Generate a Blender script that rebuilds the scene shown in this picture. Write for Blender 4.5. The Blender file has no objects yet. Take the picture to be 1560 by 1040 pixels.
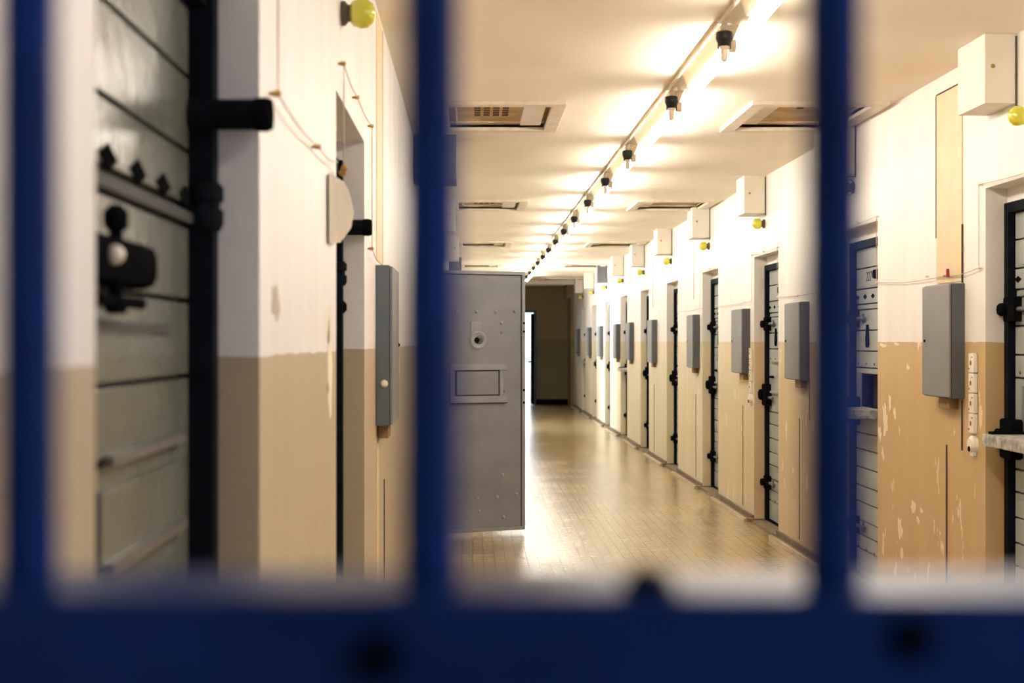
import bpy, bmesh, math, random
from mathutils import Vector, Matrix
random.seed(7)
C = bpy.context.scene.collection

# ------------------------------------------------------------------ place
XR, XL = 2.344, -0.38          # wall planes
EYE, H = 1.5, 2.824            # eye height, ceiling height
YB, YE = -2.2, 34.0            # behind the camera, end wall
ORD = ['first', 'second', 'third', 'fourth', 'fifth', 'sixth', 'seventh', 'eighth', 'ninth', 'tenth', 'eleventh',
       'twelfth', 'thirteenth', 'fourteenth', 'fifteenth', 'sixteenth', 'seventeenth', 'eighteenth', 'nineteenth', 'twentieth']

# ------------------------------------------------------------------ materials
def new_mat(name):
    m = bpy.data.materials.new(name); m.use_nodes = True
    nt = m.node_tree
    return m, nt, nt.nodes['Principled BSDF']

def N(nt, t, **kw):
    n = nt.nodes.new(t)
    for k, v in kw.items():
        setattr(n, k, v)
    return n

def mat(name, col, rough=.5, metal=0., var=.08, scale=6., bump=0., bscale=60., spec=.5, coat=0.):
    m, nt, b = new_mat(name)
    tc = N(nt, 'ShaderNodeTexCoord')
    nz = N(nt, 'ShaderNodeTexNoise'); nz.inputs['Scale'].default_value = scale; nz.inputs['Detail'].default_value = 6
    nt.links.new(tc.outputs['Object'], nz.inputs['Vector'])
    rp = N(nt, 'ShaderNodeValToRGB')
    rp.color_ramp.elements[0].position = .3; rp.color_ramp.elements[1].position = .7
    rp.color_ramp.elements[0].color = [c * (1 - var) for c in col] + [1]
    rp.color_ramp.elements[1].color = [min(1, c * (1 + var)) for c in col] + [1]
    nt.links.new(nz.outputs['Fac'], rp.inputs['Fac'])
    nt.links.new(rp.outputs['Color'], b.inputs['Base Color'])
    b.inputs['Roughness'].default_value = rough
    b.inputs['Metallic'].default_value = metal
    b.inputs['Specular IOR Level'].default_value = spec
    b.inputs['Coat Weight'].default_value = coat
    if bump:
        n2 = N(nt, 'ShaderNodeTexNoise'); n2.inputs['Scale'].default_value = bscale; n2.inputs['Detail'].default_value = 4
        nt.links.new(tc.outputs['Object'], n2.inputs['Vector'])
        bp = N(nt, 'ShaderNodeBump'); bp.inputs['Strength'].default_value = bump; bp.inputs['Distance'].default_value = .01
        nt.links.new(n2.outputs['Fac'], bp.inputs['Height'])
        nt.links.new(bp.outputs['Normal'], b.inputs['Normal'])
    return m

def glow(name, col, s):
    m, nt, b = new_mat(name)
    b.inputs['Base Color'].default_value = (.9, .9, .9, 1)
    b.inputs['Emission Color'].default_value = (*col, 1)
    b.inputs['Emission Strength'].default_value = s
    nz = N(nt, 'ShaderNodeTexNoise'); nz.inputs['Scale'].default_value = 3
    rp = N(nt, 'ShaderNodeMapRange'); rp.inputs['To Min'].default_value = .25; rp.inputs['To Max'].default_value = .35
    nt.links.new(nz.outputs['Fac'], rp.inputs['Value']); nt.links.new(rp.outputs['Result'], b.inputs['Roughness'])
    return m

def wall_mat(name, upper, lower, dado, peel=.0, far_lower=None, gloss=.45):
    """two-tone oil paint: upper colour above the dado line, lower colour below, flaking to a pale coat"""
    m, nt, b = new_mat(name)
    L = nt.links.new
    geo = N(nt, 'ShaderNodeNewGeometry')
    sep = N(nt, 'ShaderNodeSeparateXYZ'); L(geo.outputs['Position'], sep.inputs[0])
    # wavering dado edge
    nz = N(nt, 'ShaderNodeTexNoise'); nz.inputs['Scale'].default_value = 9; L(geo.outputs['Position'], nz.inputs['Vector'])
    w = N(nt, 'ShaderNodeMath', operation='MULTIPLY_ADD'); w.inputs[1].default_value = .012; w.inputs[2].default_value = dado - .006
    L(nz.outputs['Fac'], w.inputs[0])
    gt = N(nt, 'ShaderNodeMath', operation='GREATER_THAN'); L(sep.outputs['Z'], gt.inputs[0]); L(w.outputs[0], gt.inputs[1])
    # lower paint, paler with distance along the corridor
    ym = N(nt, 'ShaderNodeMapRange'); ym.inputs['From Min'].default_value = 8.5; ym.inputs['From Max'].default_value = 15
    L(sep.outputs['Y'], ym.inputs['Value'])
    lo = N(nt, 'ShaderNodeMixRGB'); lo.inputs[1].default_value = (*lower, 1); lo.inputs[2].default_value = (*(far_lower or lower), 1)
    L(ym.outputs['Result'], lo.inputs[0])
    # stains: streaks stretched down the wall
    mp = N(nt, 'ShaderNodeMapping'); mp.inputs['Scale'].default_value = (5, 5, .5); L(geo.outputs['Position'], mp.inputs['Vector'])
    st = N(nt, 'ShaderNodeTexNoise'); st.inputs['Scale'].default_value = 1.4; st.inputs['Detail'].default_value = 7; L(mp.outputs[0], st.inputs['Vector'])
    sr = N(nt, 'ShaderNodeValToRGB'); sr.color_ramp.elements[0].position = .28; sr.color_ramp.elements[0].color = (.93, .90, .86, 1)
    sr.color_ramp.elements[1].position = .62; sr.color_ramp.elements[1].color = (1, 1, 1, 1); L(st.outputs['Fac'], sr.inputs['Fac'])
    mx = N(nt, 'ShaderNodeMixRGB'); L(gt.outputs[0], mx.inputs[0]); L(lo.outputs[0], mx.inputs[1]); mx.inputs[2].default_value = (*upper, 1)
    # flakes
    mp2 = N(nt, 'ShaderNodeMapping'); mp2.inputs['Scale'].default_value = (3.2, 3.2, 1.3); mp2.inputs['Location'].default_value = (3.1, 1.7, .45)
    L(geo.outputs['Position'], mp2.inputs['Vector'])
    fl = N(nt, 'ShaderNodeTexNoise'); fl.inputs['Scale'].default_value = 2.3; fl.inputs['Detail'].default_value = 5; fl.inputs['Roughness'].default_value = .62
    L(mp2.outputs[0], fl.inputs['Vector'])
    ft = N(nt, 'ShaderNodeValToRGB'); ft.color_ramp.interpolation = 'CONSTANT'
    ft.color_ramp.elements[0].color = (0, 0, 0, 1); ft.color_ramp.elements[1].position = .66 - peel * .05; ft.color_ramp.elements[1].color = (1, 1, 1, 1)
    L(fl.outputs['Fac'], ft.inputs['Fac'])
    inv = N(nt, 'ShaderNodeMath', operation='SUBTRACT'); inv.inputs[0].default_value = 1; L(gt.outputs[0], inv.inputs[1])
    fm = N(nt, 'ShaderNodeMath', operation='MULTIPLY'); L(ft.outputs['Color'], fm.inputs[0]); L(inv.outputs[0], fm.inputs[1])
    if not peel:
        nt.links.remove(fm.inputs[1].links[0]); fm.inputs[1].default_value = 0
    m2 = N(nt, 'ShaderNodeMixRGB'); L(fm.outputs[0], m2.inputs[0]); L(mx.outputs[0], m2.inputs[1]); m2.inputs[2].default_value = (.80, .70, .54, 1)
    mul = N(nt, 'ShaderNodeMixRGB', blend_type='MULTIPLY'); mul.inputs[0].default_value = 1
    L(m2.outputs[0], mul.inputs[1]); L(sr.outputs['Color'], mul.inputs[2]); L(mul.outputs[0], b.inputs['Base Color'])
    b.inputs['Roughness'].default_value = gloss
    bn = N(nt, 'ShaderNodeTexNoise'); bn.inputs['Scale'].default_value = 28; bn.inputs['Detail'].default_value = 5; L(geo.outputs['Position'], bn.inputs['Vector'])
    hs = N(nt, 'ShaderNodeMath', operation='MULTIPLY_ADD'); hs.inputs[1].default_value = -.5; L(fm.outputs[0], hs.inputs[0]); L(bn.outputs['Fac'], hs.inputs[2])
    bp = N(nt, 'ShaderNodeBump'); bp.inputs['Strength'].default_value = .14; bp.inputs['Distance'].default_value = .012
    L(hs.outputs[0], bp.inputs['Height']); L(bp.outputs['Normal'], b.inputs['Normal'])
    return m

def floor_mat():
    m, nt, b = new_mat('floor_linoleum'); L = nt.links.new
    geo = N(nt, 'ShaderNodeNewGeometry')
    br = N(nt, 'ShaderNodeTexBrick'); br.offset = 0
    br.inputs['Color1'].default_value = (.60, .455, .25, 1); br.inputs['Color2'].default_value = (.575, .435, .235, 1)
    br.inputs['Mortar'].default_value = (.42, .30, .15, 1)
    br.inputs['Scale'].default_value = 1; br.inputs['Brick Width'].default_value = .075; br.inputs['Row Height'].default_value = .075
    br.inputs['Mortar Size'].default_value = .006; br.inputs['Mortar Smooth'].default_value = .4
    L(geo.outputs['Position'], br.inputs['Vector'])
    nz = N(nt, 'ShaderNodeTexNoise'); nz.inputs['Scale'].default_value = 1.6; nz.inputs['Detail'].default_value = 7; L(geo.outputs['Position'], nz.inputs['Vector'])
    rp = N(nt, 'ShaderNodeValToRGB'); rp.color_ramp.elements[0].position = .3; rp.color_ramp.elements[0].color = (.78, .74, .68, 1)
    rp.color_ramp.elements[1].position = .7; rp.color_ramp.elements[1].color = (1.1, 1.08, 1.02, 1); L(nz.outputs['Fac'], rp.inputs['Fac'])
    mul = N(nt, 'ShaderNodeMixRGB', blend_type='MULTIPLY'); mul.inputs[0].default_value = 1
    L(br.outputs['Color'], mul.inputs[1]); L(rp.outputs['Color'], mul.inputs[2])
    sp = N(nt, 'ShaderNodeTexNoise'); sp.inputs['Scale'].default_value = 55; sp.inputs['Detail'].default_value = 3; L(geo.outputs['Position'], sp.inputs['Vector'])
    sq = N(nt, 'ShaderNodeValToRGB'); sq.color_ramp.elements[0].position = .35; sq.color_ramp.elements[0].color = (.70, .64, .54, 1)
    sq.color_ramp.elements[1].position = .62; sq.color_ramp.elements[1].color = (1.08, 1.06, 1.02, 1); L(sp.outputs['Fac'], sq.inputs['Fac'])
    mu2 = N(nt, 'ShaderNodeMixRGB', blend_type='MULTIPLY'); mu2.inputs[0].default_value = 1
    L(mul.outputs[0], mu2.inputs[1]); L(sq.outputs['Color'], mu2.inputs[2]); L(mu2.outputs[0], b.inputs['Base Color'])
    rr = N(nt, 'ShaderNodeMapRange'); rr.inputs['To Min'].default_value = .10; rr.inputs['To Max'].default_value = .26
    L(nz.outputs['Fac'], rr.inputs['Value']); L(rr.outputs['Result'], b.inputs['Roughness'])
    b.inputs['Coat Weight'].default_value = .5; b.inputs['Coat Roughness'].default_value = .12
    w = N(nt, 'ShaderNodeTexNoise'); w.inputs['Scale'].default_value = 13; w.inputs['Detail'].default_value = 8; w.inputs['Roughness'].default_value = .62; L(geo.outputs['Position'], w.inputs['Vector'])
    bp = N(nt, 'ShaderNodeBump'); bp.inputs['Strength'].default_value = .26; bp.inputs['Distance'].default_value = .02
    L(w.outputs['Fac'], bp.inputs['Height'])
    bp2 = N(nt, 'ShaderNodeBump'); bp2.inputs['Strength'].default_value = .05; bp2.inputs['Distance'].default_value = .004; bp2.invert = True
    L(br.outputs['Fac'], bp2.inputs['Height']); L(bp.outputs['Normal'], bp2.inputs['Normal'])
    L(bp2.outputs['Normal'], b.inputs['Normal']); L(bp2.outputs['Normal'], b.inputs['Coat Normal'])
    return m

M = {}
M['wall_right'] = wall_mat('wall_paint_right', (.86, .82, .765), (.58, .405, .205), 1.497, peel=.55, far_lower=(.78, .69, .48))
M['wall_left'] = wall_mat('wall_paint_left', (.80, .785, .775), (.47, .385, .265), 1.474, peel=0)
M['wall_end'] = wall_mat('wall_end_dimmed', (.33, .25, .14), (.23, .185, .10), 1.56, peel=0, gloss=.7)  # dimness of the unlit corridor end put into a darker brown
M['ceiling'] = mat('ceiling_distemper', (.88, .79, .66), .8, var=.04, scale=1.5, bump=.15, bscale=12)
M['flake'] = mat('old_paint_coat', (.80, .71, .56), .6, var=.06)
M['white'] = mat('white_plaster', (.80, .74, .64), .6, var=.05)
M['far_white'] = mat('far_room_white', (.85, .88, .92), .7, var=.03)
M['floor'] = floor_mat()
M['skirt'] = mat('skirting_brown', (.20, .135, .075), .55, var=.3, scale=14)
M['kerb'] = mat('kerb_worn', (.50, .39, .24), .4, var=.25, scale=14)
M['tan_cover'] = mat('tan_chase', (.74, .57, .34), .5, var=.06, scale=8, bump=.1)
M['crack'] = mat('crack_dark', (.09, .06, .035), .9, var=.2)
M['blue'] = mat('blue_enamel', (.0004, .022, .125), .42, var=.3, scale=22, bump=.12, bscale=50, spec=.12)
M['blue_bar'] = mat('blue_enamel_flat', (.0003, .021, .12), .34, var=.3, scale=14, bump=.10, bscale=40, spec=.22)
M['blue_dark'] = mat('blue_enamel_rivet', (.001, .003, .012), .5, var=.25, scale=22, spec=.03)
M['frame'] = mat('frame_steel_black', (.008, .010, .014), .5, var=.3, scale=20, spec=.02)
M['leaf'] = mat('door_grey_green', (.36, .385, .37), .34, var=.10, scale=5, bump=.12, bscale=25)
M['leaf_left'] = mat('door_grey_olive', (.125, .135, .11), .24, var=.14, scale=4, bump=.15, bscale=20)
M['leaf_open'] = mat('door_grey_inside', (.245, .255, .285), .42, var=.12, scale=4, bump=.22, bscale=16)
M['leaf_trim'] = mat('door_grey_edge', (.31, .32, .345), .42, var=.12, scale=6)
M['groove'] = mat('groove_dark', (.035, .035, .035), .7, var=.2)
M['black'] = mat('black_iron', (.007, .007, .008), .55, var=.3, scale=30, spec=0.)
M['iron'] = mat('grey_iron', (.20, .20, .20), .35, .6, var=.2, scale=30)
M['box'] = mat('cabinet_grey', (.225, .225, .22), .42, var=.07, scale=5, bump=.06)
M['box_shaded'] = mat('cabinet_grey_shaded', (.085, .088, .095), .42, var=.08, scale=6, bump=.05)  # cabinet grey darkened: shade on the sides put into the colour
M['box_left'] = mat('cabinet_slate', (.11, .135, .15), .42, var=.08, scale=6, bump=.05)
M['chip'] = mat('shelf_chipped', (.40, .38, .34), .55, var=.55, scale=24, bump=.3, bscale=30)
M['brown'] = mat('cable_block_brown', (.28, .17, .07), .7, var=.25, scale=20)
M['hatch_in'] = mat('hatch_tan', (.47, .33, .16), .75, var=.25, scale=7)
M['duct_shaded'] = mat('duct_grey_shaded', (.16, .165, .18), .5, var=.12, scale=5)  # grey metal, with the shade of its less lit front put into the colour
M['hatch_frame'] = mat('hatch_frame_cream', (.76, .66, .52), .5, var=.1, scale=18)
M['yellow'] = mat('yellow_glass', (.66, .62, .06), .18, var=.08, coat=.6)
M['green_glass'] = mat('clear_green_glass', (.33, .36, .26), .12, var=.1, coat=.6)
M['porcelain'] = mat('porcelain', (.82, .74, .62), .3, var=.06)
M['wire'] = mat('wire_old', (.52, .40, .28), .5, var=.2)
M['bakelite'] = mat('bakelite_black', (.006, .006, .007), .35, var=.2)
M['bulb'] = mat('bulb_amber_glass', (.88, .72, .56), .35, var=.06, coat=.5)
M['housing'] = mat('batten_cream', (.78, .66, .48), .45, var=.05)
M['dark_conduit'] = mat('conduit_dark', (.10, .075, .05), .5, var=.2)
M['tube'] = glow('tube_glow', (1., .93, .83), 24.)
M['tube_far'] = glow('tube_glow_cool', (1., .98, .90), 29.)
M['switch'] = mat('switch_ivory', (.86, .80, .68), .35, var=.05)
M['red'] = mat('red_plastic', (.42, .03, .02), .35, var=.1)
M['ink'] = mat('number_ink', (.03, .03, .03), .6, var=.1)
M['beige'] = mat('beige_paint_metal', (.46, .40, .31), .6, var=.12, scale=9)
M['rust'] = mat('rust_ochre', (.42, .24, .05), .8, var=.3, scale=20)
M['teal'] = mat('teal_paint', (.02, .10, .13), .4, var=.2)

# ------------------------------------------------------------------ mesh builder
class MB:
    def __init__(s, tf=None):
        s.bm = bmesh.new(); s.tf = tf
    def face_set(s, vs, fs):
        bv = [s.bm.verts.new(v) for v in vs]
        for f in fs:
            try: s.bm.faces.new([bv[i] for i in f])
            except ValueError: pass
        return s
    def box(s, x0, x1, y0, y1, z0, z1, bev=0):
        t = bmesh.new()
        bmesh.ops.create_cube(t, size=1)
        bmesh.ops.transform(t, matrix=Matrix.Translation(((x0+x1)/2, (y0+y1)/2, (z0+z1)/2)) @ Matrix.Diagonal((abs(x1-x0), abs(y1-y0), abs(z1-z0), 1)), verts=t.verts)
        if bev:
            bmesh.ops.bevel(t, geom=list(t.edges), offset=bev, segments=2, affect='EDGES', profile=.5)
        s._merge(t); return s
    def _merge(s, t):
        m = {}
        for v in t.verts: m[v] = s.bm.verts.new(v.co)
        for f in t.faces: s.bm.faces.new([m[v] for v in f.verts])
        t.free()
    def rings(s, rings, cap=True):
        n = len(rings[0]); idx = []
        for r in rings: idx.append([s.bm.verts.new(p) for p in r])
        for a, b in zip(idx, idx[1:]):
            for i in range(n): s.bm.faces.new((a[i], a[(i+1) % n], b[(i+1) % n], b[i]))
        if cap:
            s.bm.faces.new(list(reversed(idx[0]))); s.bm.faces.new(idx[-1])
        return s
    def lathe(s, p, axis, prof, n=16):
        """prof: list of (distance along axis, radius)"""
        p = Vector(p); a = Vector(axis).normalized()
        u = a.orthogonal().normalized(); v = a.cross(u)
        rs = []
        for d, r in prof:
            rs.append([p + a*d + (u*math.cos(2*math.pi*i/n) + v*math.sin(2*math.pi*i/n))*max(r, 1e-4) for i in range(n)])
        return s.rings(rs)
    def cyl(s, p0, p1, r, n=14, r1=None):
        p0 = Vector(p0); p1 = Vector(p1)
        return s.lathe(p0, p1-p0, [(0, r), ((p1-p0).length, r if r1 is None else r1)], n)
    def tube(s, pts, r, n=6):
        pts = [Vector(p) for p in pts]; rs = []
        for i, p in enumerate(pts):
            t = (pts[min(i+1, len(pts)-1)] - pts[max(i-1, 0)]).normalized()
            u = t.cross(Vector((.31, .17, .93))).normalized(); v = t.cross(u)
            rs.append([p + (u*math.cos(2*math.pi*k/n) + v*math.sin(2*math.pi*k/n))*r for k in range(n)])
        return s.rings(rs)
    def ball(s, c, r, sc=(1, 1, 1), n=14):
        t = bmesh.new(); bmesh.ops.create_uvsphere(t, u_segments=n, v_segments=max(6, n//2), radius=r)
        bmesh.ops.transform(t, matrix=Matrix.Translation(c) @ Matrix.Diagonal((*sc, 1)), verts=t.verts)
        s._merge(t); return s
    def prism(s, poly, d0, d1, axis='x'):
        """poly in the two other axes, extruded along axis from d0 to d1"""
        def P(a, b, d): return {'x': (d, a, b), 'y': (a, d, b), 'z': (a, b, d)}[axis]
        return s.rings([[P(a, b, d0) for a, b in poly], [P(a, b, d1) for a, b in poly]])
    def build(s, name, m, parent=None, origin=None, smooth=True):
        if s.tf:
            for v in s.bm.verts: v.co = s.tf(v.co)
        bmesh.ops.recalc_face_normals(s.bm, faces=s.bm.faces)
        if parent is not None:
            o0 = Vector(ORIG[parent.name]) if parent.name in ORIG else Vector((0, 0, 0))
        elif origin == 'base':
            xs = [v.co for v in s.bm.verts]
            o0 = Vector(((min(c.x for c in xs)+max(c.x for c in xs))/2, (min(c.y for c in xs)+max(c.y for c in xs))/2, min(c.z for c in xs)))
        else: o0 = Vector(origin or (0, 0, 0))
        bmesh.ops.translate(s.bm, vec=-o0, verts=s.bm.verts)
        me = bpy.data.meshes.new(name); s.bm.to_mesh(me); s.bm.free()
        if smooth:
            for p in me.polygons: p.use_smooth = True
            me.set_sharp_from_angle(angle=math.radians(35))
        ms = m if isinstance(m, (list, tuple)) else [m]
        for x in ms: me.materials.append(x)
        o = bpy.data.objects.new(name, me); C.objects.link(o)
        if smooth:
            wn = o.modifiers.new('normals', 'WEIGHTED_NORMAL'); wn.weight = 100; wn.keep_sharp = True
        if parent is not None:
            o.parent = parent; ORIG[o.name] = o0
        else:
            o.location = o0; ORIG[o.name] = o0
        return o
ORIG = {}

def tag(o, label, cat, group=None, kind=None):
    o['label'] = label; o['category'] = cat
    if group: o['group'] = group
    if kind: o['kind'] = kind
    return o
def thing(name, label, cat, loc, group=None, kind=None, rotz=0):
    o = bpy.data.objects.new(name, None); C.objects.link(o); o.location = loc; o.rotation_euler = (0, 0, rotz)
    o.empty_display_size = .1
    ORIG[o.name] = Vector(loc) if rotz == 0 else Vector((0, 0, 0))
    return tag(o, label, cat, group, kind)
def struct(name, mb, m, **k):
    o = mb.build(name, m, **k); o['kind'] = 'structure'; return o

# ------------------------------------------------------------------ shell
# cell doorways: (near y, far y)
ND, OW, PITCH = 8.23, .94, 2.67
RD = [(ND + PITCH*(k-1), ND + PITCH*(k-1) + OW) for k in range(10)]         # right wall
LD = [(1.432, 2.534), (3.96, 4.99), (9.80, 10.84), (13.1, 14.1), (15.8, 16.8), (18.5, 19.5), (21.3, 22.3), (24.2, 25.6), (27.2, 28.2)]
OPEN_CELL = 7            # index on the left wall: daylight comes out of this one
LEAF_OPEN = 2            # index on the left wall: the leaf that stands out into the corridor
OPZ, DOORZ, REV, WT = 2.20, 2.13, .10, .34

def R(v): return Vector((XR + v.x, v.y, v.z))          # local x = depth behind the wall face
def Lf(v): return Vector((XL - v.x, v.y, v.z))

def wall(tf, doors, y0, y1, name, m):
    b = MB(tf); y = y0
    for a, c in doors:
        b.box(0, WT, y, a, 0, H)
        b.box(0, WT, a, c, OPZ, H)
        b.box(REV, WT, a, c, DOORZ, OPZ)
        y = c
    b.box(0, WT, y, y1, 0, H)
    return struct(name, b, m, smooth=False)
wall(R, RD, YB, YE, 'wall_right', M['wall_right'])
wall(Lf, LD, YB, YE, 'wall_left', M['wall_left'])
struct('floor', MB().box(XL-2.6, XR+WT, YB-.1, YE+5, -.1, 0), M['floor'], smooth=False)

# ceiling with the hatch holes
HY = [(7.86, 8.84), (13.3, 14.22), (18.8, 19.7), (24.3, 25.2), (29.6, 30.4)]
HXL, HXR = (-.19, .49), (1.57, 2.27)
b = MB(); y = YB
for a, c in HY:
    b.box(XL-WT, XR+WT, y, a, H, H+.3)
    for x0, x1 in ((XL-WT, HXL[0]), (HXL[1], HXR[0]), (HXR[1], XR+WT)): b.box(x0, x1, a, c, H, H+.3)
    y = c
b.box(XL-WT, XR+WT, y, YE+5, H, H+.3)
struct('ceiling', b, M['ceiling'], smooth=False)

# end wall with the doorway to a daylit room
EX0, EX1, EZ = .70, 1.51, 2.21
b = MB(); b.box(XL, EX0, YE, YE+.25, 0, H).box(EX1, XR, YE, YE+.25, 0, H).box(EX0, EX1, YE, YE+.25, EZ, H)
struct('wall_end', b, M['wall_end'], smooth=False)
struct('wall_far_room', MB().box(XL, XR, YE+4, YE+4.2, 0, H).box(XL-.2, XL, YE+.25, YE+4.2, 0, H).box(XR, XR+.2, YE+.25, YE+4.2, 0, H), M['far_white'], smooth=False)
struct('wall_back', MB().box(XL, XR, YB-.1, YB, 0, H), M['wall_left'], smooth=False)
struct('trim_1', MB().box(XL, XR, 30.9, 31.15, H-.085, H), M['white'], smooth=False)          # header before the dark end
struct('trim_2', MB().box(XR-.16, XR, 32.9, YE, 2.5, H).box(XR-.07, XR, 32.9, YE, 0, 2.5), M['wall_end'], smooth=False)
struct('baseboard_end', MB().box(EX1, XR-.07, YE-.04, YE, 0, .12), M['black'], smooth=False)
# frame and dark leaf of the end doorway
d = thing('door_1', 'dark door frame and half-hidden open leaf of the bright doorway in the end wall', 'door', (1.08, YE, 0), kind='structure')
MB().box(EX1-.05, EX1+.02, YE-.03, YE+.25, 0, EZ+.04).box(EX0-.02, EX0+.05, YE-.03, YE+.25, 0, EZ+.04).box(EX0+.05, EX1-.05, YE-.03, YE+.25, EZ-.02, EZ+.04).build('door_frame', M['teal'], d)
MB().box(EX1-.11, EX1-.06, YE-.45, YE+.3, .02, EZ-.05).build('door_leaf', M['black'], d)
MB().lathe((EX1-.11, YE-.38, 1.02), (-1, 0, 0), [(0, .02), (.04, .012), (.05, .03), (.08, .02)]).build('handle', M['black'], d)
# a pale cupboard inside the far room
t = thing('cupboard', 'pale tall cupboard glimpsed in the daylit room beyond the end doorway', 'cupboard', (1.0, YE+2.6, 0))
MB().box(.70, 1.22, YE+2.3, YE+2.9, .14, 1.98, .01).build('carcass', M['beige'], t)
MB().box(.72, 1.20, YE+2.275, YE+2.3, .18, 1.94, .004).build('door', M['porcelain'], t)
MB().box(.72, 1.20, YE+2.33, YE+2.87, 0, .14).build('plinth', M['brown'], t)

# the open cell's side room (daylight) and dark pockets behind the other left openings
a, c = LD[OPEN_CELL]
struct('wall_open_cell', MB().box(XL-2.6, XL-2.4, a-.6, c+.6, 0, H).box(XL-2.6, XL-WT, a-.8, a-.6, 0, H).box(XL-2.6, XL-WT, c+.6, c+.8, 0, H).box(XL-2.6, XL-WT, a-.8, c+.8, H, H+.1), M['far_white'], smooth=False)
a, c = LD[LEAF_OPEN]
struct('wall_dim_cell', MB().box(XL-2.6, XL-2.4, a-.6, c+.6, 0, H).box(XL-2.6, XL-WT, a-.8, a-.6, 0, H).box(XL-2.6, XL-WT, c+.6, c+.8, 0, H).box(XL-2.6, XL-WT, a-.8, c+.8, H, H+.1), M['wall_left'], smooth=False)

# baseboards and door sills
def base(tf, doors, y1, name):
    b = MB(tf); y = YB
    for a, c in list(doors) + [(y1, None)]:
        b.box(-.018, 0, y, a, 0, .055); b.box(-.05, 0, y, a, 0, .014)
        y = c
    return struct(name, b, M['skirt'], smooth=False)
base(R, RD, 32.9, 'baseboard_right'); base(Lf, LD, YE, 'baseboard_left')
b = MB(R)
for (a, c) in RD: b.box(-.055, .10, c-.03, c+.05, 0, .03).box(-.02, .12, a, c, 0, .018)
struct('trim_3', b, M['skirt'], smooth=False)
b = MB(R)
for i, (a, c) in enumerate(RD):
    a2 = RD[i+1][0] if i+1 < len(RD) else 32.9
    b.box(-.075, -.05, c+.06, a2, 0, .020)
struct('trim_4', b, M['kerb'], smooth=False)

# chased cable strips above and below each cabinet (flat covers in the plaster) with their cracks
RB = [(6.77, 7.18), (9.89, 10.35), (12.0, 12.48), (14.67, 15.08), (18.05, 18.5), (20.65, 21.1), (22.55, 23.0), (25.45, 25.9), (27.95, 28.4), (31.0, 31.5)]
LB = [(5.57, 6.06), (11.6, 12.05), (14.6, 15.05), (17.2, 17.65), (20.0, 20.45)]
struct('trim_5', MB(R).box(-.006, .01, 6.80, 7.17, 1.79, 2.735), M['tan_cover'], smooth=False)
b = MB(R).box(-.008, .01, 7.17, 7.178, 2.02, 2.735).box(-.008, .01, 6.80, 7.17, 2.735, 2.742).box(-.008, .01, 6.792, 6.80, 1.78, 2.06)
b.box(-.006, .01, 7.02, 7.03, .12, .99).box(-.006, .01, 6.80, 6.808, .98, 1.22)
for a, c in RB[1:5]:
    b.box(-.004, .01, c-.16, c-.152, .08, .95)
    if a > 12: b.box(-.004, .01, c-.02, c-.014, 1.95, 2.55)
b.box(-.004, .01, 9.885, 9.892, .95, 1.25)
struct('trim_6', b, M['crack'], smooth=False)
b = MB(Lf).box(-.004, .01, 5.96, 5.972, 1.82, 2.80).box(-.004, .01, 6.08, 6.095, .40, .91)
struct('trim_7', b, M['crack'], smooth=False)
struct('trim_8', MB(Lf).box(-.003, .01, 5.60, 5.96, 1.82, 2.80).box(-.003, .01, 5.60, 5.72, .08, 1.1), M['tan_cover'], smooth=False)

# flakes of lost paint on the right wall: thin irregular scales of the older coat
b = MB(R)
for fx, fy, fw_, fh in [(1349, 640, 11, 66), (1341, 662, 6, 26), (1356, 612, 4, 34), (1372, 806, 9, 38), (1392, 772, 8, 22), (1399, 792, 6, 16), (1404, 778, 4, 10), (1374, 842, 6, 18),
                       (1346, 526, 15, 10), (1366, 524, 7, 8), (1345, 690, 5, 24), (1363, 630, 4, 22), (1383, 560, 5, 10), (1065, 536, 6, 30), (1064, 592, 5, 22), (1066, 625, 4, 12), (1120, 600, 4, 26), (1107, 640, 3, 30)]:
    y = 2167*XR/(fx-720); z = EYE - (fy-520)*y/2167; w = fw_*y*y/(2167*XR)/2; h = fh*y/2167/2
    n = 15; pts = []
    for i in range(n):
        an = 2*math.pi*i/n; q = random.uniform(.45, 1.15)
        pts.append((y + math.cos(an)*w*q + .25*w*math.sin(an), z + math.sin(an)*h*q))
    b.prism(pts, -.0012, .002)
struct('trim_10', b, M['flake'], smooth=False)
def left_patches(lst, name, m):
    b = MB(Lf)
    for fx, fy, fw_, fh in lst:
        y = 2167*-XL/(720-fx); z = EYE - (fy-520)*y/2167; w = fw_*y*y/(2167*-XL)/2; h = fh*y/2167/2
        pts = []
        for i in range(15):
            an = 2*math.pi*i/15; q = random.uniform(.55, 1.1)
            pts.append((y + math.cos(an)*w*q, z + math.sin(an)*h*q))
        b.prism(pts, -.001, .002)
    struct(name, b, m, smooth=False)
left_patches([(502, 560, 8, 190), (499, 500, 5, 60), (607, 560, 3, 50)], 'trim_11', M['flake'])
left_patches([(419, 458, 15, 62), (499, 590, 4, 16)], 'trim_12', M['beige'])

# ------------------------------------------------------------------ cell doors
PL = [.03, .19, .28, .37, .486, .59, .705, .82, .923, 1.08]
PU = [1.336, 1.44, 1.57, 1.70, 1.735, 1.83, 1.96, 2.085]
def diamond(b, u, z, du, dz, x0, x1):
    b.prism([(u-du, z), (u, z-dz), (u+du, z), (u, z+dz)], x0, x1)

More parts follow.
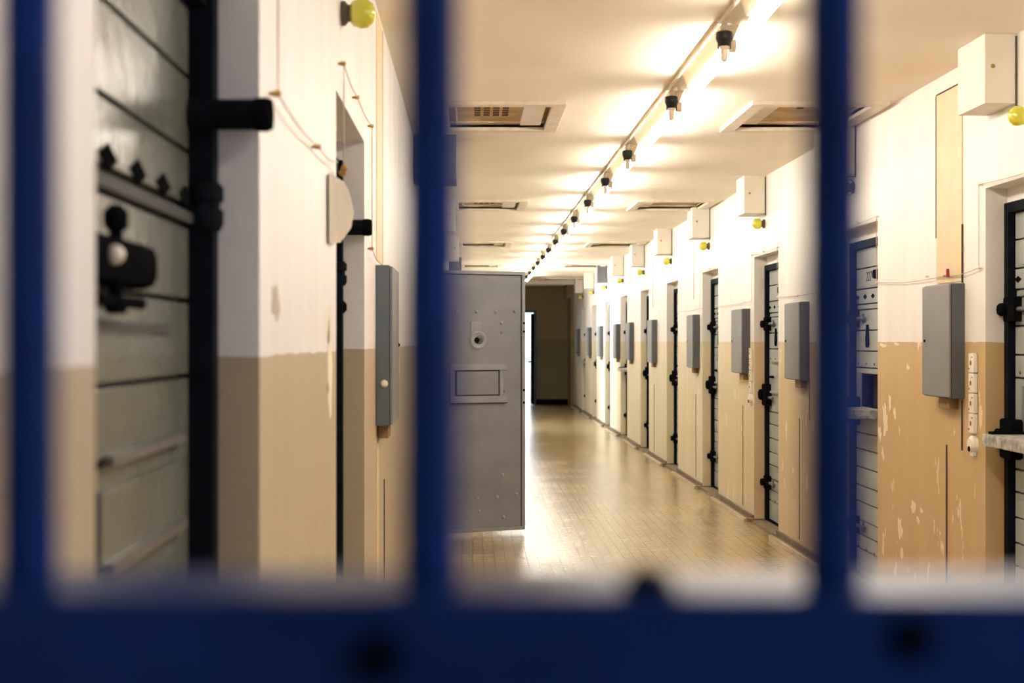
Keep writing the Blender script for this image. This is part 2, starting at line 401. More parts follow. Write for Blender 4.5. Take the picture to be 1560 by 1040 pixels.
def cell_door(tf, y0, y1, idx, label, leafm, left=False, flap=False, number=None, detail=True):
    W = y1 - y0
    P = tf(Vector((.14, (y0+y1)/2, 0)))
    root = thing('door_%d' % idx, label, 'cell door', P, kind='structure', group='closed cell doors')
    U = lambda u: y0 + u
    fw = .05
    # steel frame
    fd = .073 if left else .085
    MB(tf).box(fd, .20, U(0), U(fw), 0, DOORZ).box(fd, .20, U(W-fw), U(W), 0, DOORZ).box(.085, .20, U(fw), U(W-fw), DOORZ-.045, DOORZ).box(.10, .20, U(fw), U(W-fw), 0, .02).build('door_frame', M['frame'], root)
    # clad leaf: planks over a dark core
    a, c = fw+.006, W-fw-.006
    b = MB(tf)
    h0, h1 = max(a+.10, W-.66), W-.13
    for z0, z1 in zip(PL, PL[1:]): b.box(.115, .14, U(a), U(c), z0+.004, z1-.004, .003)
    for z0, z1 in zip(PU, PU[1:]): b.box(.115 if z1 - z0 > .05 else .121, .14, U(a), U(c), z0+.004, z1-.004, .003)
    b.box(.115, .14, U(a), U(h0), 1.084, 1.332, .003).box(.115, .14, U(h1), U(c), 1.084, 1.332, .003)
    b.box(.115, .14, U(h0), U(h1), 1.30, 1.332, .003)
    if left: b.box(.115, .14, U(h0), U(h1), 1.084, 1.196, .003)
    leaf = b.build('door_leaf', leafm, root)
    MB(tf).box(.135, .17, U(a), U(c), .025, 1.08).box(.135, .17, U(a), U(c), 1.31, 2.085).box(.135, .17, U(a), U(h0), 1.08, 1.31).box(.135, .17, U(h1), U(c), 1.08, 1.31).box(.20, .22, U(a), U(c), 1.0, 1.4).build('door_core', M['groove'], root)
    # air holes
    b = MB(tf)
    for k in range(4):
        u = W - .09 - .172*k
        if u > a+.05: diamond(b, U(u), 1.75 if left else 1.78, .052 if left else .04, .019 if left else .015, .1125, .117)
    b.build('air_hole', M['black'], root)
    # hatch
    hz0, hz1 = (1.20, 1.30) if left else (1.09, 1.30)
    if flap:
        MB(tf).box(.13, .20, U(h0), U(h1), hz1-.01, hz1).box(.13, .20, U(h0), U(h0+.008), hz0, hz1).box(.13, .20, U(h1-.008), U(h1), hz0, hz1).build('hatch_opening', M['frame'], root)
        f = MB(tf).box(-.065, .135, U(h0), U(h1), 1.035, 1.088, .006).build('hatch_flap', M['chip'], root)
        f['label'] = 'hatch flap lowered to stand out as a shelf'
        MB(tf).box(-.045, .10, U(h1-.075), U(h1-.03), 1.088, 1.10).prism([(U(h1-.005), 1.088), (U(h1+.06), 1.088), (U(h1+.03), 1.15), (U(h1-.005), 1.15)], .07, .115).build('hatch_bracket', M['black'], root)
    else:
        h = MB(tf).box(.110, .135, U(h0+.006), U(h1-.006), hz0, hz1, .004).build('hatch_flap', leafm, root)
        MB(tf).box(.098, .112, U(h0+.02), U(h1-.02), hz0-.012, hz0+.004).box(.098, .112, U(h0+.02), U(h1-.02), hz1+.034, hz1+.046).build('hatch_ledge', M['iron'] if left else leafm, h)
        if not left: MB(tf).cyl((.112, U(h1-.10), 1.21), (.095, U(h1-.10), 1.21), .012).box(.09, .10, U(h1-.18), U(h1-.04), 1.20, 1.22, .003).build('hatch_latch', M['black'], h)
    # bolts / locks
    def bolt(z, name='bolt'):
        o = MB(tf).box(.075, .118, U(W-.135), U(W-.01), z-.055, z+.055, .006).build(name, M['black'], root)
        MB(tf).lathe((.10, U(W-.035), z), (-1, 0, 0), [(0, .024), (.012, .030), (.045, .030), (.055, .024), (.057, .012)]).build('bolt_knob', M['black'], o)
        MB(tf).cyl((.10, U(W-.13), z), (.10, U(W-.30), z), .012).box(.105, .118, U(W-.24), U(W-.22), z-.03, z+.03).build('bolt_rod', M['iron'], o)
        return o
    if left:
        o = MB(tf).lathe((.12, U(W-.05), 1.896), (-1, 0, 0), [(0, .03), (.02, .027), (.12, .027)], 20).build('bolt', M['frame'], root)
        MB(tf).lathe((0, U(W-.05), 1.896), (-1, 0, 0), [(0, .029), (.02, .030), (.030, .026), (.031, .014), (.022, .012)], 20).build('bolt_cap', M['black'], o)
        o = MB(tf).lathe((.095, U(W-.025), 1.695), (0, 0, 1), [(0, .030), (.012, .036), (.035, .036), (.038, .030), (.05, .030), (.053, .036), (.075, .036), (.085, .028)]).build('hinge', M['frame'], root)
        if idx > 13: o = MB(tf).lathe((.10, U(W-.025), 1.62), (-1, 0, 0), [(0, .018), (.03, .022), (.04, .012)]).build('knob', M['black'], root)
        o = MB(tf).box(.06, .118, U(max(.06, W-.85)), U(W-.53), 1.572, 1.634, .018).build('lock_case', M['black'], root)
        MB(tf).lathe((.075, U(W-.72), 1.535), (0, 0, 1), [(0, .012), (.01, .016), (.02, .009), (.105, .009), (.112, .016), (.13, .016), (.14, .007)]).cyl((.08, U(W-.80), 1.552), (.08, U(W-.56), 1.552), .008).build('spindle', M['black'], o)
        MB(tf).ball((.056, U(W-.80), 1.606), .012).build('lock_pin', M['porcelain'], o)
        MB(tf).box(.108, .116, U(a), U(W-.22), 1.513, 1.527).box(.106, .116, U(a), U(c), 1.704, 1.722).build('cross_strip', M['groove'], root)
    else:
        bolt(1.645); bolt(.335)
        o = MB(tf).box(.06, .118, U(W-.15), U(W+.0), .97, 1.15, .012).build('lock_case', M['black'], root)
        MB(tf).lathe((.06, U(W-.03), 1.06), (-1, 0, 0), [(0, .045), (.02, .045), (.03, .03)]).build('lock_knob', M['black'], o)
        MB(tf).cyl((.09, U(W-.15), 1.04), (.09, U(W-.26), 1.04), .010).ball((.09, U(W-.27), 1.04), .016).build('lock_handle', M['iron'], o)
        # teardrop keyhole cover and its strip
        poly = [(.012, .07), (.016, .03), (.028, -.02), (.026, -.055), (.010, -.072), (-.010, -.072), (-.026, -.055), (-.028, -.02), (-.016, .03), (-.012, .07)]
        MB(tf).prism([(U(W-.33)+p, 1.535+q) for p, q in poly], .103, .117).build('keyhole_cover', M['black'], root)
        # peephole knob and number plate
        MB(tf).lathe((.115, U(W-.62), 1.905), (-1, 0, 0), [(0, .036), (.015, .036), (.03, .030), (.05, .026), (.052, .012)]).build('peephole', M['black'], root)
        pl = MB(tf).box(.1095, .116, U(W-.54), U(W-.13), 1.845, 1.95, .002).build('number_plate', leafm, root)
        # rivets on the upper strip and near the bottom
        b = MB(tf)
        for k in range(5):
            for z in (1.36, .20): b.ball((.115, U(a+.06+k*(c-a-.12)/4), z), .008, n=8)
        b.build('rivet', M['iron'], root)
        if number:
            cu = bpy.data.curves.new('n', 'FONT'); cu.body = number; cu.size = .085; cu.extrude = .0008; cu.align_x = 'CENTER'; cu.align_y = 'CENTER'
            to = bpy.data.objects.new('n', cu); C.objects.link(to)
            dg = bpy.context.evaluated_depsgraph_get(); me = bpy.data.meshes.new_from_object(to.evaluated_get(dg))
            bpy.data.objects.remove(to); me.materials.append(M['ink'])
            # text x runs toward the camera on the right wall: as read from the corridor
            rot = Matrix(((0, 0, -1, 0), (-1, 0, 0, 0), (0, 1, 0, 0), (0, 0, 0, 1)))
            pos = Vector((XR+.1083, U(W-.37), 1.90)) - ORIG[pl.name]
            me.transform(Matrix.Translation(pos) @ rot)
            no = bpy.data.objects.new('door_number', me); C.objects.link(no); no.parent = pl
            no['label'] = 'number 227 in thin dark figures'
    return root

RL = ['grey plank-clad cell door nearest the grille, its hatch flap lowered as a chipped shelf',
      'grey cell door numbered 227 with dark open hatch, behind the grille bar',
      'grey-green cell door seen full height just past the cabinet beside the bar, third along its wall',
      'slim view of grey cell door, fourth along the right wall, patches of flaked paint beside it',
      'cell door shown as a dark strip, fifth along the right wall',
      'cell door shown as a dark strip, sixth along the right wall',
      'cell door shown as a dark strip with lowered hatch shelf, seventh along the right wall',
      'cell door edge in the bluish daylight, eighth along the right wall',
      'cell door edge past the daylight patch, ninth along the right wall',
      'farthest cell door edge with lowered hatch shelf near the dark end']
for k, (a, c) in enumerate(RD):
    cell_door(R, a, c, k+2, RL[k], M['leaf'], flap=k in (0, 1, 6, 9), number='227' if k == 1 else None)
LL = {0: 'olive-grey cell door in near left recess with black lock and diamond air holes',
      1: 'left cell door seen edge-on as a black frame beside the beige plate',
      3: 'left cell door hidden past the open leaf, first of those beyond it',
      4: 'left cell door past the open leaf, second beyond it', 5: 'left cell door past the open leaf, third beyond it',
      6: 'left cell door past the open leaf, fourth beyond it', 8: 'last left cell door before the dark end'}
for k, (a, c) in enumerate(LD):
    if k in LL: cell_door(Lf, a, c, 13+k, LL[k], M['leaf_left'], left=True)

# frame of the doorway whose leaf stands open, and the open leaf itself
a, c = LD[LEAF_OPEN]
root = thing('door_30', 'grey steel cell door swung wide open across the corridor, inner face with riveted hatch', 'cell door', (XL-.03, 10.80, 0), kind='structure')
ang = math.atan2(.33, .80); root.rotation_euler = (0, 0, ang)
ORIG[root.name] = Vector((0, 0, 0))
LWd = .885
b = MB().box(0, LWd, 0, .05, .03, 2.045, .004)
leaf = b.build('door_leaf', M['leaf_open'], root)
MB().box(0, LWd, -.012, .0, 2.02, 2.045, .003).box(0, LWd, -.012, 0, .03, .055, .003).box(LWd-.028, LWd, -.012, 0, .055, 2.02, .003).box(0, .028, -.012, 0, .055, 2.02, .003).build('edge_rim', M['leaf_trim'], leaf)
MB().box(LWd-.034, LWd-.028, -.003, .001, .055, 2.02).box(.028, LWd-.028, -.003, .001, 2.013, 2.02).build('rim_groove', M['groove'], leaf)
px = lambda x: LWd - (798-x)*.0051/math.cos(ang)
pz = lambda y: EYE - (y-520)*.00513
# peephole: plate above and dished cup
MB().box(px(715), px(732), -.006, 0, pz(515), pz(490), .002).build('peephole_plate', M['leaf_trim'], root)
o = MB().lathe((px(726), 0, pz(518)), (0, -1, 0), [(-.002, .074), (.008, .070), (.014, .060), (.006, .042), (-.0005, .02)], 24).build('peephole', M['leaf_trim'], root)
MB().lathe((px(728), .004, pz(517)), (0, -1, 0), [(0, .040), (.012, .034), (.013, .014), (.006, .010)], 20).build('peephole_cup', M['iron'], o)
MB().lathe((px(724), -.008, pz(518)), (0, -1, 0), [(0, .022), (.004, .020)], 12).build('peephole_hole', M['black'], o)
hf = MB().box(px(683), px(770), -.014, 0, pz(563), pz(554), .003).box(px(683), px(770), -.014, 0, pz(613), pz(602), .003).box(px(759), px(764), -.010, 0, pz(602), pz(563), .003).box(px(683), px(687), -.010, 0, pz(602), pz(563), .003).build('hatch_frame', M['leaf_trim'], root)
MB().box(px(694), px(757), -.006, 0, pz(600), pz(565), .003).build('hatch_panel', M['leaf_open'], hf)
MB().box(px(691), px(758.5), -.0015, .001, pz(602), pz(563)).build('hatch_gap', M['groove'], hf)
MB().box(px(683), px(770), -.0145, -.013, pz(613.6), pz(612)).build('hatch_shadow_strip', M['groove'], hf)  # dark strip on the frame's lower edge, its shadow line put in as colour
b = MB()
for x, y in [(693, 475), (724, 475), (753, 475), (782, 474), (762, 492), (762, 506), (764, 566), (766, 594), (764, 600), (702, 558), (735, 558), (768, 612), (757, 612), (745, 611), (730, 610),
             (700, 612), (725, 756), (755, 755), (785, 752), (764, 722), (728, 776), (765, 786)]:
    b.ball((px(x), -.002, pz(y)), .0135, (1, .8, 1), 10)
b.build('rivet', M['leaf_trim'], root)
b = MB()
for y in (492, 505, 594, 613): b.cyl((LWd-.012, -.0125, pz(y)), (LWd-.012, -.0145, pz(y)), .010, 10)
b.build('rim_hole', M['black'], leaf)
fr = MB(Lf).box(.06, .20, a, a+.05, 0, DOORZ).box(.06, .20, c-.05, c, 0, DOORZ).box(.06, .20, a+.05, c-.05, DOORZ-.045, DOORZ)
struct('trim_9', fr, M['frame'], smooth=False)

# ------------------------------------------------------------------ cabinets
RBL = ['grey metal wall cabinet under the tan cable strip, nearest on the right wall',
       'grey metal wall cabinet next to the thick grille bar, second along right wall',
       'grey metal wall cabinet between third and fourth cell doors with pale switch strip',
       'small grey wall cabinet between fourth and fifth cell doors',
       'small grey wall cabinet, fifth along the right wall', 'small grey wall cabinet, sixth along the right wall',
       'small grey wall cabinet, seventh along the right wall, at edge of the daylight', 'small bluish wall cabinet, eighth along right wall, in daylight patch',
       'tiny grey wall cabinet, ninth along the right wall', 'tiny grey wall cabinet, last before the dark end']
LBL = ['slate wall cabinet with white lock seen side-on on left wall beside bar', 'grey cabinet on left wall behind open cell door, nearest it',
       'grey cabinet on left wall behind open cell door, second beyond it', 'grey cabinet on left wall behind open cell door, third beyond it', 'grey cabinet on left wall behind open cell door, fourth beyond it']
def cabinet(tf, y0, y1, label, group, front, side, left=False):
    z0, z1, D = (1.17, 1.80, .066) if left else (1.228, 1.778, .076)
    P = tf(Vector((-.0, (y0+y1)/2, z0)))
    t = thing('wall_cabinet', label, 'cabinet', P, group)
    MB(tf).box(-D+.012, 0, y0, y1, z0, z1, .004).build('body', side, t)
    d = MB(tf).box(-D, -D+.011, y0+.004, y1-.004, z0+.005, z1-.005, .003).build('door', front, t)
    MB(tf).lathe((-D+.001, y1-.05, (z0+z1)/2), (-1, 0, 0), [(0, .008), (.004, .007), (.008, .004)], 10).build('lock', M['black'], d)
    MB(tf).box(-.045, -.004, y0+.09, y0+.25, z0-.055, z0, .004).build('cable_block', M['brown'], t)
    if left:
        MB(tf).lathe((-.034, y0+.001, z0+.165), (0, -1, 0), [(0, .015), (.008, .013), (.014, .007)], 12).build('latch', M['porcelain'], t)
for (a, c), l in zip(RB, RBL): cabinet(R, a, c, l, 'wall cabinets on the right wall', M['box'], M['box_shaded'])
for (a, c), l in zip(LB, LBL): cabinet(Lf, a, c, l, 'wall cabinets on the left wall', M['box'] , M['box_left'], True)

# switch strips beside the near cabinets
for (yy, lab) in ((6.63, 'strip of four ivory switch blocks on tan wall beside the chipped hatch shelf'),
                  (11.93, 'ivory switch strip on the wall before the third cell cabinet')):
    t = thing('switch_strip', lab, 'switch', R(Vector((0, yy, .98))), 'ivory switch strips')
    for k in range(4):
        z1 = 1.445 - k*.094
        p = MB(R).box(-.022, 0, yy-.034, yy+.034, z1-.09, z1, .005).build('switch_block', M['switch'], t)
        MB(R).box(-.026, -.02, yy-.008, yy+.006, z1-.055, z1-.035, .002).ball((-.023, yy-.02, z1-.018), .004, n=8).ball((-.023, yy+.02, z1-.072), .004, n=8).build('switch_button', M['brown'], p)
    p = MB(R).lathe((0, yy, 1.02), (-1, 0, 0), [(0, .042), (.02, .040), (.03, .03)], 18).box(-.02, 0, yy-.022, yy+.022, .965, 1.06, .006).build('socket', M['switch'], t)
    MB(R).cyl((-.029, yy-.004, 1.0), (-.034, yy-.004, 1.0), .013, 10).build('socket_hole', M['black'], p)

# beige plate and niche by the second left door
t = thing('cover_plate', 'bent beige metal plate on left wall beside the black bolt', 'plate', Lf(Vector((0, 3.86, 1.75))))
MB(Lf).rings([[(-.002, 3.70, 1.755), (-.012, 3.86, 1.775), (-.035, 3.95, 1.82), (-.040, 3.96, 1.86), (-.030, 3.955, 1.91), (-.018, 3.93, 1.935), (-.002, 3.70, 1.932)],
              [(-.008, 3.69, 1.755), (-.022, 3.855, 1.768), (-.043, 3.945, 1.815), (-.050, 3.955, 1.86), (-.038, 3.95, 1.915), (-.026, 3.925, 1.94), (-.008, 3.69, 1.938)]]).build('plate', M['beige'], t)
MB(Lf).ball((-.024, 3.90, 1.962), .012, (1, 1.2, .8), 10).ball((-.030, 3.88, 1.972), .010, n=8).build('rusty_clip', M['rust'], t)

# ------------------------------------------------------------------ boxes at the ceiling over the doors
def duct(tf, y, d, z0, label, m, group, L=.34):
    t = thing('duct_box', label, 'duct box', tf(Vector((-d/2, y+L/2, z0))), group)
    MB(tf).box(-d, .001, y, y+L, z0, H+.001, .002).build('casing', m, t)
    MB(tf).box(-.010, -.002, y-.004, y+.002, z0-.02, H-.01).build('seam', M['dark_conduit'], t)
    MB(tf).lathe((-d*.75, y, (z0+H)/2+.01), (0, -1, 0), [(0, .010), (.006, .008), (.010, .004)], 10).build('screw', M['rust'], t)
for k, (a, c) in enumerate(RD):
    g = k == 7
    duct(R, a+(.56 if k == 0 else .46), .14 if k == 0 else .175, 2.525, ['white ceiling duct box in upper corner above the hatch-shelf door', 'white duct box behind the grille bar above door 227',
         'white duct box with a dark seam above the third cell door', 'white duct box above the fourth cell door', 'white duct box above the fifth cell door',
         'cream duct box above the sixth cell door', 'cream duct box above the seventh cell door', 'grey duct box at the ceiling in the daylit stretch',
         'cream duct box above the ninth cell door', 'last cream duct box before the dark end'][k], M['duct_shaded'] if g else M['white'], 'duct boxes on the right wall')
for y, d, l, m in ((9.1, .275, 'shaded grey steel duct box at the ceiling beside the blue bar', 'duct_shaded'), (13.27, .21, 'white duct box high on left wall beyond the grey one', 'white'),
                   (18.0, .2, 'second white duct box high on left wall', 'white'), (22.4, .2, 'small shaded duct box just above the open cell door', 'duct_shaded')):
    duct(Lf, y, d, 2.53, l, M[m], 'duct boxes on the left wall')

# ------------------------------------------------------------------ signal lamps under the boxes
def signal(tf, y, z, label, glass, group, guard=False):
    t = thing('signal_lamp', label, 'lamp', tf(Vector((0, y, z))), group)
    MB(tf).lathe((.001, y, z), (-1, 0, 0), [(0, .036), (.012, .036), (.02, .026), (.03, .024)], 16).build('lamp_base', M['dark_conduit'] if not guard else M['iron'], t)
    MB(tf).lathe((-.025, y, z), (-1, 0, 0), [(0, .024), (.008, .036), (.03, .043), (.05, .041), (.066, .028), (.074, .010), (.075, .002)], 20).build('lamp_glass', glass, t)
    if guard:
        b = MB(tf)
        for k in range(4):
            an = k*math.pi/2 + .5
            b.tube([(-.005 - .09*q + .0, y + math.cos(an)*.055*math.sin(math.pi*(.25+.75*q)) , z + math.sin(an)*.055*math.sin(math.pi*(.25+.75*q))) for q in [i/6 for i in range(7)]], .003)
        b.tube([(0, y-.02, z+.065), (-.06, y-.02, z+.065), (-.09, y, z+.045)], .004).build('lamp_guard', M['iron'], t)
for k, (a, c) in enumerate(RD):
    yy = a + (.52 if k else .40)
    signal(R, yy, EYE+.945, ['yellow glass signal lamp under the duct box over the hatch-shelf door', 'clear greenish lamp in a wire guard above door 227',
        'pale yellow signal lamp above the third cell door', 'pale yellow signal lamp above the fourth cell door', 'tiny yellow signal lamp above fifth cell door', 'tiny yellow signal lamp above sixth cell door',
        'tiny yellow signal lamp above seventh cell door', 'tiny yellow signal lamp above eighth cell door', 'tiny yellow signal lamp above ninth cell door', 'tiny yellow signal lamp above farthest cell door'][k],
        M['green_glass'] if k == 1 else M['yellow'], 'signal lamps along the right wall', k == 1)
signal(Lf, 4.12, EYE+.95, 'yellow glass signal lamp at top of the left wall', M['yellow'], 'signal lamps along the left wall')

# ------------------------------------------------------------------ alarm wires on insulators
def wire(tf, pts, label, ins, clip=None):
    b = MB(tf); P = []
    for p, q in zip(pts, pts[1:]):
        for i in range(6):
            f = i/6; s = -.012*math.sin(math.pi*f) if abs(p[0]-q[0]) > .3 else 0
            P.append((-.016, p[0]+(q[0]-p[0])*f, p[1]+(q[1]-p[1])*f + s))
    P.append((-.016, *pts[-1]))
    y = (pts[0][0]+pts[-1][0])/2
    t = thing('alarm_wire', label, 'wire', tf(Vector((0, y, pts[0][1]))), 'alarm wires strung along the walls')
    b.tube(P, .0019, 6).build('wire', M['wire'], t)
    for y, z in ins:
        MB(tf).lathe((0, y, z), (-1, 0, 0), [(0, .004), (.008, .004), (.010, .008), (.015, .005), (.018, .008), (.022, .003)], 10).build('insulator', M['porcelain'] if tf is R else M['rust'], t)
    if clip:
        MB(tf).box(-.03, -.012, clip[0]-.05, clip[0]+.0, clip[1]-.006, clip[1]+.002, .002).box(-.03, -.015, clip[0]-.055, clip[0]-.045, clip[1]-.008, clip[1]+.03, .002).build('clip', M['red'], t)
WL = ['thin alarm wire rising over the hatch-shelf door', 'thin alarm wire running above nearest grey cabinet with a red clip', 'thin alarm wire looping over door 227',
      'thin alarm wire above the cabinet beside the grille bar', 'thin alarm wire over the third cell door', 'thin alarm wire beside the fourth cell door']
lo, hi = 1.84, 2.222
d = RD
wire(R, [(d[0][0], lo), (d[0][0]-.04, hi), (d[0][1]+.04, hi), (d[0][1]+.04, lo)], WL[0], [(d[0][1]+.04, hi)])
wire(R, [(d[0][1]+.04, lo), (7.1, lo-.02), (8.2, lo)], WL[1], [(d[0][1]+.04, lo), (7.3, lo-.006), (8.2, lo)], (7.0, lo-.015))
wire(R, [(d[1][0]-.03, lo), (d[1][0]-.03, hi), (d[1][1]+.03, hi), (d[1][1]+.03, lo)], WL[2], [(d[1][0]-.03, hi), (8.62, hi), (d[1][1]+.03, hi)])
wire(R, [(d[1][1]+.03, lo), (d[2][0]-.03, lo)], WL[3], [(10.2, lo-.012), (d[2][0]-.03, lo)])
wire(R, [(d[2][0]-.03, lo), (d[2][0]-.03, hi), (d[2][1]+.03, hi), (d[2][1]+.03, lo), (d[3][0]-.03, lo)], WL[4], [(d[2][0]-.03, hi), (11.4, hi), (d[2][1]+.03, hi), (12.2, lo)])
wire(R, [(d[3][0]-.03, hi), (d[3][1]+.03, hi), (d[3][1]+.03, lo), (d[4][0]-.03, lo)], WL[5], [(14.0, hi), (d[3][1]+.03, lo)])
wire(Lf, [(2.66, H-.01), (2.66, 1.963), (3.36, 1.96), (3.84, 1.985)], 'brown alarm wire coming down the near left wall to the rusty clip', [(2.66, 1.963), (3.36, 1.96)])
wire(Lf, [(4.02, 1.96), (4.02, 2.285), (4.5, 2.272), (5.15, 2.28), (5.15, 1.836), (5.6, 1.81)], 'pale alarm wire looping over the second left door to the slate cabinet', [(4.02, 2.285), (4.5, 2.272), (5.15, 2.28), (5.15, 1.836)])
wire(Lf, [(6.05, 1.79), (6.3, 1.80), (6.62, 1.77)], 'wire stub curling from far side of the slate cabinet', [(6.3, 1.80)])

# ------------------------------------------------------------------ fluorescent battens and emergency sockets down the ceiling
SY = [5.85, 7.40, 9.50, 11.1, 12.8, 14.5, 16.15, 17.8, 19.4, 21.0, 22.6, 24.2, 25.8, 27.4]
FIX = [(4.05, 5.50)] + [(s+.10, (SY[i+1] if i+1 < len(SY) else s+1.7) - .38) for i, s in enumerate(SY)]
FX = 1.075
for i, (a, c) in enumerate(FIX):
    lab = 'glowing fluorescent batten on the ceiling, cut off by top edge of picture' if i == 0 else 'glowing fluorescent batten on ceiling, %s along the row from the grille' % ORD[i] if i < len(FIX)-1 else 'last glowing fluorescent batten of the row before the dark end'
    t = thing('fluorescent_light', lab, 'light fixture', (FX, (a+c)/2, H-.1), 'fluorescent battens down the ceiling')
    MB().prism([(FX-.046, H+.001), (FX+.042, H+.001), (FX+.014, H-.066), (FX-.016, H-.066)], a, c, 'y').build('housing', M['housing'], t)
    MB().cyl((FX+.012, a+.03, H-.092), (FX+.012, c-.03, H-.094), .026, 16).build('tube', M['tube'] if i < 4 else M['tube_far'], t)
    for yy in (a, c-.035):
        MB().box(FX-.004, FX+.030, yy, yy+.035, H-.112, H-.060, .006).build('end_cap', M['housing'], t)
t = thing('ceiling_conduit', 'thin cream conduit running down the ceiling beside the fluorescent battens', 'conduit', (FX-.06, 5, H-.02))
MB().cyl((FX-.058, 4.0, H-.014), (FX-.058, 29.0, H-.008), .008, 8).build('conduit', M['housing'], t)
for i, s in enumerate(SY):
    t = thing('lamp_socket', 'black ceiling socket holding a small unlit bulb, %s along the row from the grille' % ORD[i], 'lamp', (1.035, s, H-.2), 'black emergency lamp sockets')
    X = 1.035
    MB().cyl((X, s, H-.02), (X, s, H+.001), .03, 12).cyl((X, s, H-.058), (X, s, H-.02), .014, 10).build('stem', M['housing'], t)
    MB().lathe((X, s, H-.048), (0, 0, -1), [(0, .024), (.006, .034), (.028, .036), (.036, .034), (.062, .023), (.064, .018), (.05, .014)], 16).build('socket_shell', M['bakelite'], t)
    MB().box(X-.027, X-.022, s-.006, s+.006, H-.122, H-.095).box(X+.022, X+.027, s-.006, s+.006, H-.122, H-.095).build('lug', M['bakelite'], t)
    MB().lathe((X, s, H-.104), (0, 0, -1), [(0, .020), (.018, .020), (.020, .0145), (.062, .0145), (.070, .010), (.073, .001)], 14).build('bulb', M['bulb'], t)

# ------------------------------------------------------------------ ceiling hatches
for j, (x0, x1) in enumerate((HXL, HXR)):
    for i, (a, c) in enumerate(HY):
        side = ('left', 'right')[j]
        lab = '%s ceiling hatch with cream frame, tan inner board, %s of the light row' % (['nearest, largest', 'second', 'third', 'fourth', 'farthest'][i], side)
        t = thing('ceiling_hatch', lab, 'ceiling hatch', ((x0+x1)/2, (a+c)/2, H), 'framed hatches in the ceiling')
        MB().box(x0-.03, x1+.03, a-.03, a+.05, H-.022, H+.02, .004).box(x0-.03, x1+.03, c-.05, c+.03, H-.022, H+.02, .004).box(x0-.03, x0+.05, a+.05, c-.05, H-.022, H+.02, .004).box(x1-.05, x1+.03, a+.05, c-.05, H-.022, H+.02, .004).build('frame', M['hatch_frame'], t)
        MB().box(x0, x1, a, c, H+.03, H+.045).box(x0+.03, x0+.05, a+.05, c-.05, H+.0, H+.03).box(x1-.05, x1-.03, a+.05, c-.05, H+.0, H+.03).box(x0+.03, x1-.03, c-.05, c-.03, H+.0, H+.03).box(x0+.03, x1-.03, a+.03, a+.05, H+.0, H+.03).build('inner_board', M['hatch_in'], t)
        MB().box(x0+.09, x0+.10, a+.05, c-.05, H+.02, H+.03).box(x0+.05, x1-.05, c-.11, c-.085, H+.02, H+.03).build('batten', M['hatch_frame'], t)
        if j == 0: MB().box(x1-.20, x1-.075, a+.12, c-.12, H+.0, H+.03, .004).build('junction_box', M['porcelain'], t)
        else: MB().box(x0+.06, x0+.17, a+.06, c-.14, H+.005, H+.02, .004).build('loose_board', M['hatch_frame'], t)
        b = MB()
        xs = x0 + .2
        for g in range(4):
            for r in range(5 if j == 0 else (1, 0, 2, 1)[g]): b.box(xs+g*.055, xs+g*.055+.036, a+.28+r*.085, a+.28+r*.085+.04, H+.026, H+.0315)
        b.build('vent_slot', M['crack'], t)

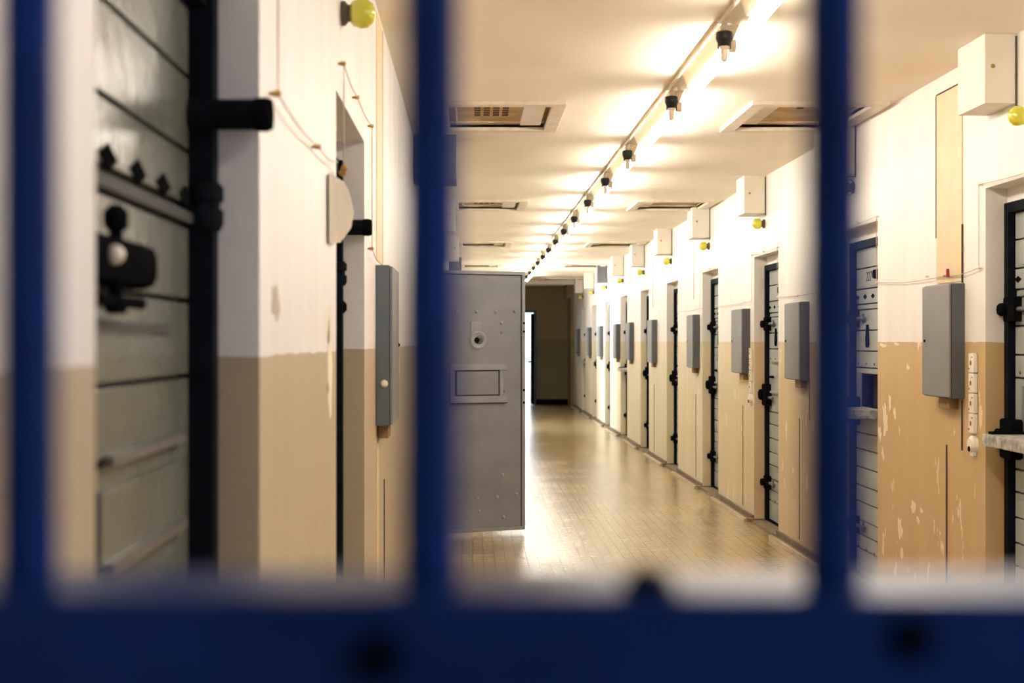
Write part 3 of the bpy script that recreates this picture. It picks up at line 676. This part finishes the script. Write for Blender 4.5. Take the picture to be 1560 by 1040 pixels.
# ------------------------------------------------------------------ the blue grille in front of the camera
GY = .46
t = thing('barred_grille', 'out-of-focus blue painted iron grille with upright bars and flat crossbar close to camera', 'grille', (1.0, GY, 0))
SP = .1335
xs = [-.0138 + SP*k for k in range(-2, 17)]
for x in xs:
    MB().lathe((x, GY+.012, 0.05), (0, 0, 1), [(0, .0097), (H-.06, .0097)], 16).build('bar', M['blue'], t)
def cross(z0, z1): return MB().box(XL+.005, XR-.005, GY-.010, GY+.046, z0, z1, .003).build('crossbar', M['blue_bar'], t)
cross(.06, .11); cb = cross(1.335, 1.4195); cross(2.30, 2.35)
for px_, z, r in ((575, 1.400, .0085), (1390, 1.406, .0075)):
    MB().lathe(((px_-720)*(GY-.01)/2167, GY-.010, z), (0, -1, 0), [(0, r), (.003, r*.9), (.005, r*.5)], 16).build('rivet', M['blue_dark'], cb)
MB().lathe(((990-720)*GY/2167, GY+.004, 1.4195), (0, 0, 1), [(0, .009), (.004, .008), (.007, .004)], 14).build('weld_stud', M['blue_dark'], cb)

# ------------------------------------------------------------------ light
def area(name, loc, rot, sx, sy, power, col):
    l = bpy.data.lights.new(name, 'AREA'); l.shape = 'RECTANGLE'; l.size = sx; l.size_y = sy; l.energy = power; l.color = col
    o = bpy.data.objects.new(name, l); C.objects.link(o); o.location = loc; o.rotation_euler = rot; return o
for yy in (1.9, 3.2):      # battens above the frame, nearer than the first one in view
    area('batten_light', (FX, yy, H-.10), (0, 0, 0), .06, 1.1, 11, (1., .92, .82))
area('day_behind', (2.2, -.55, 1.7), (math.radians(90), 0, math.radians(58)), .8, 1.6, 14, (.60, .70, 1.))
area('day_far_room', ((XL+XR)/2, YE+2, H-.05), (0, 0, 0), 2.4, 3.4, 105, (.72, .85, 1.))
a, c = LD[OPEN_CELL]
area('day_open_cell', (XL-1.6, (a+c)/2, 1.5), (0, math.radians(-90), 0), 1.9, 1.4, 170, (.66, .80, 1.))
w = bpy.data.worlds.new('dim'); bpy.context.scene.world = w; w.use_nodes = True
w.node_tree.nodes['Background'].inputs[0].default_value = (.5, .6, .8, 1); w.node_tree.nodes['Background'].inputs[1].default_value = .03

# ------------------------------------------------------------------ camera
cd = bpy.data.cameras.new('camera'); co = bpy.data.objects.new('camera', cd); C.objects.link(co)
co.location = (0, 0, EYE); co.rotation_euler = (math.radians(90), 0, 0)
cd.lens = 50; cd.sensor_width = 36; cd.shift_x = 60/1560; cd.clip_start = .02; cd.clip_end = 100
cd.dof.use_dof = True; cd.dof.focus_distance = 8.8; cd.dof.aperture_fstop = 3.8
sc = bpy.context.scene; sc.camera = co
sc.view_settings.view_transform = 'Standard'; sc.view_settings.look = 'None'; sc.view_settings.exposure = 1.12
sc.cycles.use_denoising = True
